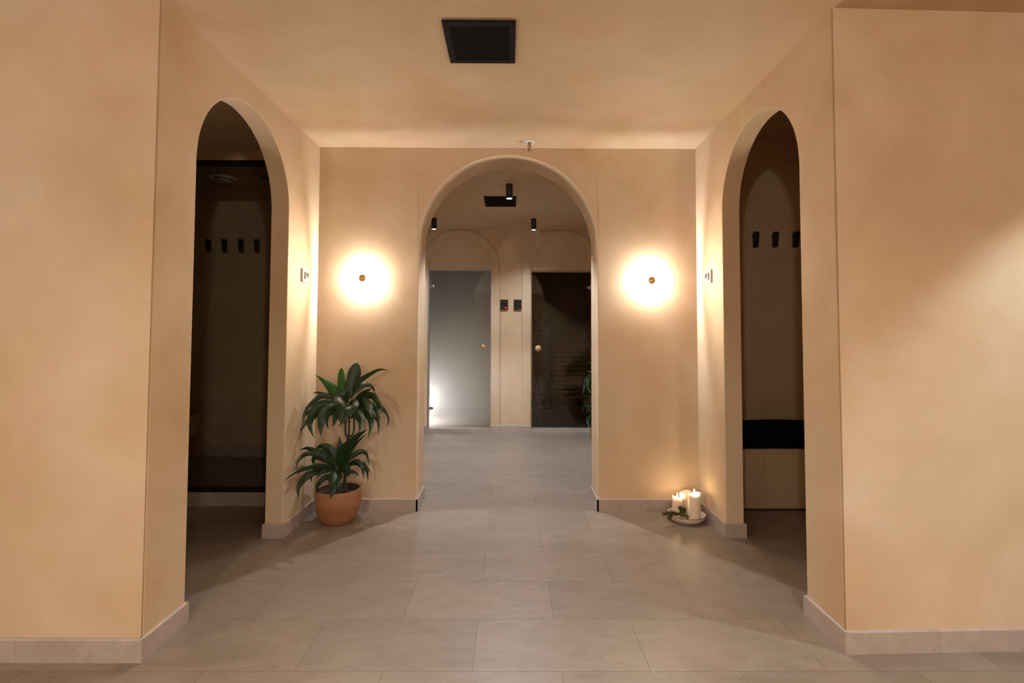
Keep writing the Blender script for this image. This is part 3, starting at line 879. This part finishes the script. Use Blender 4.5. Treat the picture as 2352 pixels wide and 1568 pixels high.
def cushion(x0, x1, y0, y1, z0, z1, label):
    bm = bm_new(); add_box(bm, x0, x1, y0, y1, z0, z1)
    bmesh.ops.subdivide_edges(bm, edges=bm.edges, cuts=17, use_grid_fill=True)
    cx, cy, cz = (x0 + x1) / 2, (y0 + y1) / 2, (z0 + z1) / 2
    for v in bm.verts:
        a, b, c = (v.co.x - cx) / (x1 - x0) * 2, (v.co.y - cy) / (y1 - y0) * 2, (v.co.z - cz) / (z1 - z0) * 2
        if c > -.5:
            k = max(abs(a) ** 22, abs(b) ** 6)
            v.co.z -= (z1 - z0) * .11 * k + .0015 * math.sin(a * 7 + 1) * (c + .5)
        v.co.x = cx + (v.co.x - cx) * (1 - .012 * abs(c) ** 3); v.co.y = cy + (v.co.y - cy) * (1 - .07 * abs(c) ** 3)
    for f in bm.faces: f.smooth = True
    return tag(obj('black_cushion', bm, M['cushion']), label, 'cushion', 'black bench cushions')


cushion(1.338, 1.655, 3.205, 3.54, .392, .535, 'black cushion on the built-in bench, beside the inner arch jamb')
cushion(1.660, 2.42, 3.205, 3.54, .392, .535, 'long black cushion on the built-in bench, beside the outer arch jamb')
for x, lab in ((1.792, 'black coat hook above the built-in bench, first from the left of three'),
               (1.935, 'black coat hook above the built-in bench, middle of three'),
               (2.085, 'black coat hook above the built-in bench, last of three beside the outer jamb')):
    hook(x, 3.55, 1.826, lab, 'hooks above the built-in bench')

# ------------------------------------------------------------------ potted dracaena
PX, PYY = -1.035, 3.012
pl = thing('potted_plant', (PX, PYY, 0), 'tall green dracaena in a ribbed terracotta pot under the sconce, in the alcove corner', 'potted plant', 'potted dracaenas')
bm = bm_new()
prof = [(0, 0), (.085, 0), (.098, .006), (.112, .035), (.126, .075), (.134, .115), (.1355, .145), (.133, .175), (.1305, .197), (.128, .200), (.1245, .198), (.124, .185)]
add_lathe(bm, prof, 90, (PX, PYY, 0), uv=True, closed=False); obj('pot', bm, M['pot'], pl, 'ribbed terracotta pot')
bm = bm_new(); add_lathe(bm, [(.1238, .19), (.124, .150), (.118, .148)], 48, (PX, PYY, 0), closed=False); obj('pot_lining', bm, M['pot_in'], pl)
bm = bm_new(); rings = add_lathe(bm, [(0, .158), (.03, .160), (.06, .156), (.09, .158), (.120, .152)], 40, (PX, PYY, 0), closed=False)
for v in bm.verts: v.co.z += .004 * math.sin(v.co.x * 140) * math.cos(v.co.y * 170)
obj('soil', bm, M['soil'], pl)


def ct(x, y): return 660 + x / 7.838, 820 + y / 7.838
def cb(x, y): return 640 + x / 6.273, 980 + y / 6.273


XMIN = -1.232


def place(px, py, dy):
    """photo pixel + depth offset from the trunk, kept clear of both walls"""
    Y = min(PYY + dy, 3.150)
    p = at(px, py, Y)
    if p.x < XMIN:
        Y2 = Y * (XMIN / p.x); p = at(px, py, Y2)
    return p


def leaf(path, width_px, dyt, conv, scale, young=False, tilt=.0, blunt=False, dym=None):
    n = 18
    k = len(path)
    pts = []
    for i, (x, y) in enumerate(path):
        t = i / (k - 1)
        dy = dyt * t ** 1.1 if dym is None else dym[i]
        pts.append(place(*conv(x, y), dy))
    # depth must run smoothly, so the wall clearance is applied to the whole curve
    P = catmull(pts, n)
    W = width_px / scale / F * 2.95 * 1.08
    twist = 0 if (young or blunt) else rnd.uniform(-.75, .75)
    bm = bm_new(); ul = bm.loops.layers.uv.verify()
    rows = []
    ph = rnd.uniform(0, 6)
    for i, p in enumerate(P):
        t = i / n
        tan = (P[min(i + 1, n)] - P[max(i - 1, 0)]).normalized()
        eye = (p - Vector((0, 0, HC))).normalized()
        side = tan.cross(eye)
        if side.length < .15: side = tan.cross(Vector((0, 0, 1)))
        side.normalize(); nor = side.cross(tan).normalized()
        tw = tilt + twist * (t - .25)
        sd = (side * math.cos(tw) + nor * math.sin(tw)).normalized(); nn = sd.cross(tan).normalized()
        if blunt: w = min(1, .42 + 1.5 * t) * (1 - max(0, (t - .62) / .38) ** 2.2) ** .6
        else: w = min(1, .34 + 2.3 * t) * (1 - max(0, (t - .32) / .68) ** 1.35)
        w = max(w, .02) * W / 2
        row = []
        for s in (-1, -.5, 0, .5, 1):
            row.append(bm.verts.new(p + sd * (s * w) + nn * (w * .36 * abs(s) ** 1.3 + .0022 * math.sin(t * 19 + s * 2 + ph) * abs(s))))
        rows.append(row)
    for i in range(n):
        for j in range(4):
            f = bm.faces.new((rows[i][j], rows[i][j + 1], rows[i + 1][j + 1], rows[i + 1][j])); f.smooth = True
            for lp, (u, v) in zip(f.loops, ((j, i), (j + 1, i), (j + 1, i + 1), (j, i + 1))): lp[ul].uv = (u / 4, v / n)
    for v in bm.verts:
        v.co.y = min(v.co.y, 3.168); v.co.x = max(v.co.x, -1.238)
    return obj('leaf', bm, M['leaf_backlit'] if young else M['leaf'], pl, 'leaf in a brighter green for light from behind' if young else None)


def T(path, w, dyt, **k): return leaf(path, w, dyt, ct, 7.838, **k)
def B(path, w, dyt, **k): return leaf(path, w, dyt, cb, 6.273, **k)


# upper crown, seen leaf by leaf
T([(960, 760), (880, 660), (720, 480), (512, 318)], 200, .02, young=True)
T([(1020, 740), (1005, 600), (975, 400), (975, 190)], 125, .05, young=True, blunt=True)
T([(1110, 740), (1150, 560), (1200, 330), (1255, 98)], 225, .03, blunt=True)
T([(930, 720), (918, 600), (912, 440)], 50, .06)
T([(1190, 620), (1270, 460), (1450, 330), (1660, 225), (1835, 242)], 85, -.05)
T([(1180, 680), (1290, 550), (1400, 490), (1530, 530), (1595, 690)], 110, .08, tilt=.4)
T([(1220, 760), (1330, 680), (1430, 610), (1512, 562)], 90, -.08)
T([(1200, 760), (1380, 720), (1520, 690), (1620, 800), (1690, 920), (1685, 1045)], 115, -.16)
T([(1200, 790), (1420, 830), (1620, 870), (1750, 960), (1825, 1130), (1765, 1312)], 80, -.05)
T([(1240, 800), (1400, 830), (1560, 880), (1620, 1010), (1680, 1110)], 110, .07)
T([(1230, 790), (1380, 810), (1500, 920), (1510, 1085)], 150, -.16)
T([(1220, 850), (1380, 950), (1490, 1090), (1500, 1270), (1448, 1452)], 130, -.20)
T([(1200, 860), (1250, 980), (1330, 1160), (1290, 1368)], 175, -.20)
T([(1060, 820), (1005, 735), (955, 860), (935, 1165)], 270, 0, dym=[0, -.10, -.17, -.21])
T([(1110, 830), (1160, 850), (1080, 1000), (925, 1250)], 220, 0, dym=[-.02, -.12, -.19, -.22])
T([(960, 800), (720, 830), (520, 920), (420, 1110), (415, 1270), (487, 1465)], 165, -.16)
T([(930, 780), (760, 720), (600, 705), (400, 870), (310, 1010), (268, 1200)], 90, -.10)
T([(920, 750), (760, 700), (620, 660), (530, 632), (455, 656)], 75, .02)
T([(900, 830), (620, 880), (450, 930), (340, 1030), (285, 1195)], 70, -.05)
T([(900, 860), (640, 960), (420, 1100), (275, 1250), (240, 1368)], 105, -.02)
T([(940, 880), (800, 920), (660, 1030), (605, 1220), (602, 1435)], 205, -.20)
T([(1000, 900), (890, 1030), (850, 1140), (816, 1258)], 110, -.06)
T([(900, 900), (760, 1000), (710, 1190), (758, 1322)], 55, .06)
T([(1240, 830), (1450, 850), (1590, 920), (1640, 1160), (1642, 1418)], 100, -.10)
T([(1220, 900), (1440, 960), (1560, 1060), (1640, 1180), (1672, 1260)], 60, .05)
T([(1230, 740), (1370, 720), (1450, 650), (1482, 600)], 60, .08)
T([(1080, 900), (1080, 1000), (1040, 1110), (1020, 1215)], 90, -.08)
T([(1120, 870), (1200, 930), (1180, 1040), (1120, 1120)], 110, .04)
T([(1000, 820), (860, 800), (740, 790), (620, 805)], 70, .09)
T([(1150, 800), (1250, 860), (1340, 900), (1400, 880)], 120, -.04)
T([(1250, 830), (1370, 760), (1430, 790), (1440, 850)], 60, .07)
# lower crown
B([(830, 520), (900, 380), (1000, 265), (1140, 130), (1278, 35)], 140, -.08)
B([(850, 480), (875, 330), (885, 230), (872, 118)], 85, .03)
B([(960, 460), (1040, 350), (1150, 205), (1288, 82)], 50, .02)
B([(820, 500), (780, 390), (690, 300), (600, 285), (530, 322)], 130, .02, tilt=.3)
B([(800, 520), (690, 400), (540, 350), (400, 308), (296, 335)], 85, .06)
B([(800, 540), (680, 440), (540, 390), (400, 390), (290, 480), (236, 615)], 80, -.06)
B([(720, 520), (560, 430), (500, 480), (520, 568)], 80, .05)
B([(830, 580), (650, 565), (440, 590), (250, 660), (85, 765)], 65, -.45)
B([(820, 580), (660, 585), (500, 640), (360, 750), (285, 880), (288, 1055)], 120, -.32)
B([(760, 600), (560, 620), (470, 700), (486, 812)], 55, .03)
B([(830, 590), (720, 600), (620, 650), (545, 735)], 100, -.14)
B([(820, 700), (690, 720), (590, 800), (552, 870), (552, 952)], 75, -.10)
B([(830, 580), (820, 700), (800, 860), (738, 1042)], 185, -.17)
B([(850, 530), (930, 570), (985, 640), (1012, 722)], 140, -.14)
B([(860, 540), (930, 480), (985, 410), (1010, 360)], 95, -.04)
B([(960, 520), (1060, 420), (1190, 352), (1270, 400), (1306, 572)], 75, .04)
B([(950, 590), (1080, 515), (1190, 520), (1270, 580), (1325, 668)], 80, -.03)
B([(1000, 540), (1120, 510), (1210, 600), (1222, 770)], 70, -.12)
B([(1060, 520), (1190, 540), (1275, 650), (1288, 812)], 45, .06)
B([(950, 660), (1040, 640), (1110, 660), (1166, 712)], 60, .02)
B([(830, 620), (790, 520), (740, 440), (700, 380)], 130, -.03)
B([(840, 640), (860, 560), (880, 470), (900, 400)], 120, .02)
B([(800, 720), (700, 745), (740, 775)], 30, .04)
# canes
bm = bm_new()
def cane(pts, r0, r1, n=26):
    add_tube(bm, [at(*q, PYY + d) for (q, d) in pts], lambda t: r0 + (r1 - r0) * t + .0009 * math.sin(t * 60), 10, n)
cane([(cb(962, 935), .02), (cb(955, 760), .02), (cb(985, 450), .01), (cb(1000, 180), 0.0), (cb(990, 130), 0)], .0105, .0095)
cane([(ct(1085, 1440), 0), (ct(1050, 1370), -.01), (ct(1050, 1200), -.01), (ct(1075, 950), 0.0), (ct(1070, 780), 0)], .0070, .0065)
cane([(ct(1085, 1440), .0), (ct(1110, 1380), .012), (ct(1110, 1200), .015), (ct(1120, 980), .01), (ct(1130, 800), 0)], .0065, .006)
cane([(ct(1090, 1440), .0), (ct(1170, 1400), .0), (ct(1200, 1300), .0), (ct(1200, 1120), .0), (ct(1190, 820), 0)], .0065, .006)
cane([(cb(870, 935), -.02), (cb(850, 760), -.01), (cb(835, 560), 0)], .012, .010)
obj('cane', bm, M['stem'], pl, 'brown bare canes')

# the second plant, by the sauna door
p2 = copy_tree(pl)
p2.location = (.95, 4.95, 0); p2.rotation_euler = (0, 0, math.radians(-12)); p2.scale = (1, 1, .98)
p2['label'] = 'green dracaena in the lobby half hidden behind the right edge of the central arch'

# ------------------------------------------------------------------ candles on a plate
CX, CY = 1.086, 3.032
bm = bm_new()
prof = [(0, 0), (.078, 0), (.088, .003), (.102, .014), (.112, .030), (.1155, .042)]
inner = [(.1135, .043), (.110, .031), (.100, .017), (.092, .012), (0, .0115)]
pt = thing('plate', (CX, CY, 0), 'shallow cream stoneware plate on the floor carrying three candles', 'plate')
add_lathe(bm, prof + inner, 72, (CX, CY, 0)); obj('plate_body', bm, M['plate'], pt)
bm = bm_new(); add_lathe(bm, [(.1157, .0405), (.1160, .0425), (.1148, .0440), (.1133, .0435), (.1132, .0420)], 72, (CX, CY, 0), closed=False); obj('plate_rim', bm, M['plate_rim'], pt, 'brown unglazed rim')


def candle(x, y, r, z1, label, lit, seed, drip=None, wave=.004, well=.010, peak=None, z0=.0120, group='pillar candles on the plate'):
    c = thing('pillar_candle', (x, y, z0), label, 'candle', group)
    bm = bm_new(); n = 64; ph = seed * 1.7
    def rim(a):
        h = wave * (math.sin(a * 2 + ph) * .6 + math.sin(a * 3 + ph * 2) * .4)
        if peak:
            for (pa, ps, pw) in peak: h += ps * math.exp(-((math.atan2(math.sin(a - pa), math.cos(a - pa))) / pw) ** 2)
        return h
    rows = []
    levels = [(0, .97, 0), (.03, 1, 0), (.5, 1, 0), (.80, 1.0, .15), (.92, 1.005, .6), (.98, .99, .95), (1.0, .94, 1.0)]
    for (t, rr, wgt) in levels:
        rows.append([bm.verts.new((x + r * rr * math.cos(2 * PI * k / n), y + r * rr * math.sin(2 * PI * k / n), z0 + (z1 - z0) * t + rim(2 * PI * k / n) * wgt)) for k in range(n)])
    for (rr, dz, wgt) in ((.86, -.003, .9), (.74, -well * .7, .4), (.5, -well, .0), (.06, -well, 0)):
        rows.append([bm.verts.new((x + r * rr * math.cos(2 * PI * k / n), y + r * rr * math.sin(2 * PI * k / n), z1 + dz + rim(2 * PI * k / n) * wgt)) for k in range(n)])
    for i in range(len(rows) - 1):
        for k in range(n):
            f = bm.faces.new((rows[i][k], rows[i][(k + 1) % n], rows[i + 1][(k + 1) % n], rows[i + 1][k])); f.smooth = True
    bm.faces.new(list(reversed(rows[0]))); bm.faces.new(rows[-1])
    obj('wax_body', bm, M['wax'], c)
    if drip:
        bm = bm_new()
        for (a, l, w0) in drip:
            ca, sa = math.cos(a), math.sin(a)
            pts = [(x + ca * r * .84, y + sa * r * .84, z1 + rim(a) - .001), (x + ca * r * 1.06, y + sa * r * 1.06, z1 + rim(a) - .004), (x + ca * r * 1.16, y + sa * r * 1.16, z1 - l * .4), (x + ca * r * 1.13, y + sa * r * 1.13, z1 - l * .8), (x + ca * r * 1.09, y + sa * r * 1.09, z1 - l)]
            add_tube(bm, pts, lambda t: w0 * (1 - .45 * t) * (1 if t < .93 else .55), 10, 16)
        obj('wax_drip', bm, M['wax'], c, 'melted wax hanging over the edge')
    zw = z1 - well
    bm = bm_new(); add_tube(bm, [(x, y, zw - .003), (x + .001, y, zw + .004), (x + .002, y, zw + .009)], .0011, 8, 8); obj('wick', bm, M['wick'], c)
    if lit:
        bm = bm_new()
        add_lathe(bm, [(0, zw + .004), (.0032, zw + .007), (.0050, zw + .012), (.0054, zw + .017), (.0043, zw + .024), (.0021, zw + .031), (0, zw + .037)], 20, (x + .001, y, 0)); obj('flame', bm, M['flame'], c, 'small bright flame')
        point('flame_lamp', (.001, 0, zw + .019 - z0), .85, (1, .57, .19), .006, c)
    return c


candle(1.121, 2.990, .0365, .168, 'thick lit candle at the front of the plate with wax spilling over one side', True, 1.0,
       drip=[(.05, .062, .0085), (.30, .048, .0085), (-.20, .046, .0085), (.55, .040, .0085), (-.42, .034, .008), (.80, .030, .008)], well=.004, peak=[(.2, .004, .8), (-PI / 2 - .3, -.003, .6)])
candle(1.040, 3.052, .0305, .127, 'shorter lit candle at the left side of the plate behind the rosemary', True, 2.0,
       well=.007, peak=[(2.9, .011, .55), (-.9, -.009, .7)])
candle(1.107, 3.082, .0405, .153, 'thick unlit candle with a burnt-out hollow top at the back of the plate', False, 3.5, well=.012, peak=[(-PI / 2 - .5, .002, .5)])

candle(-1.125, 5.50, .035, .15, 'lit candle on the lobby floor beside the steam room door, behind the arch jamb', True, 5.0, z0=0.0, group=None)


def sprig(pts, nneed, length, label, seed):
    rs = random.Random(seed); P = catmull(pts, 30); b0 = P[0]
    s = thing('rosemary_sprig', tuple(b0), label, 'rosemary sprig', 'rosemary sprigs on the plate')
    bm = bm_new(); add_tube(bm, pts, lambda t: .0016 * (1 - .6 * t), 6, 16); obj('stem', bm, M['sprig_stem'], s)
    bm = bm_new()
    for k in range(nneed):
        t = rs.uniform(.05, 1); i = min(int(t * 30), 29); p = P[i]; tan = (P[i + 1] - P[i]).normalized()
        a = rs.uniform(0, 2 * PI); u = tan.cross(Vector((.3, .2, .9))).normalized(); v = tan.cross(u)
        d = (tan * rs.uniform(.5, 1.1) + (u * math.cos(a) + v * math.sin(a)) * rs.uniform(.5, 1)).normalized()
        L = length * rs.uniform(.7, 1.25); w = .0016
        if (p + d * L).z < .003: d.z = abs(d.z); d.normalize()
        e = d.cross(Vector((rs.uniform(-1, 1), rs.uniform(-1, 1), rs.uniform(-1, 1)))).normalized() * w; g = d.cross(e).normalized() * w * .5
        q = [bm.verts.new(p + c) for c in (e, g, -e, -g)]; m_ = [bm.verts.new(p + d * L * .6 + c) for c in (e, g, -e, -g)]; tip = bm.verts.new(p + d * L)
        for j in range(4):
            bm.faces.new((q[j], q[(j + 1) % 4], m_[(j + 1) % 4], m_[j])); bm.faces.new((m_[j], m_[(j + 1) % 4], tip))
    o = obj('needles', bm, M['sprig'], s, 'narrow green needles'); o['kind'] = 'stuff'
    return s


def sp_(x, y, Y): return at(1500 + x / 13.064, 1100 + y / 13.064, Y)
sprig([sp_(760, 1080, 2.965), sp_(620, 1010, 2.945), sp_(450, 1010, 2.93), sp_(320, 1055, 2.92)], 260, .019, 'rosemary sprig reaching out over the plate rim, away from the candles', 1)
sprig([sp_(900, 1130, 2.948), sp_(880, 1020, 2.950), sp_(840, 930, 2.952), sp_(815, 850, 2.955)], 300, .018, 'rosemary sprig standing up against the short candle', 2)
sprig([sp_(700, 1040, 2.958), sp_(820, 1050, 2.940), sp_(940, 1080, 2.938), sp_(1030, 1140, 2.938)], 300, .018, 'rosemary sprig lying along the plate in front of the thick candle', 3)
sprig([sp_(640, 1030, 2.945), sp_(560, 1050, 2.935), sp_(520, 1110, 2.925), sp_(500, 1160, 2.92)], 240, .018, 'short rosemary sprig drooping down over the plate rim', 4)
sprig([sp_(820, 1120, 2.955), sp_(900, 1050, 2.955), sp_(930, 960, 2.955), sp_(935, 900, 2.956)], 300, .018, 'bushy rosemary sprig rising beside the thick front candle', 5)

# ------------------------------------------------------------------ world and view
wd = bpy.data.worlds.new('world'); bpy.context.scene.world = wd; wd.use_nodes = True
wd.node_tree.nodes['Background'].inputs['Color'].default_value = (0, 0, 0, 1)
sc = bpy.context.scene
sc.view_settings.view_transform = 'Standard'; sc.view_settings.look = 'None'; sc.view_settings.gamma = 1.0
sc.view_settings.use_curve_mapping = False
sc.view_settings.exposure = 1.38
sc.cycles.use_light_tree = False
sc.cycles.max_bounces = 9; sc.cycles.diffuse_bounces = 6; sc.cycles.glossy_bounces = 4; sc.cycles.transparent_max_bounces = 12
sc.cycles.volume_bounces = 2; sc.cycles.caustics_reflective = False; sc.cycles.caustics_refractive = False
sc.cycles.sample_clamp_indirect = 3.0; sc.cycles.use_denoising = True
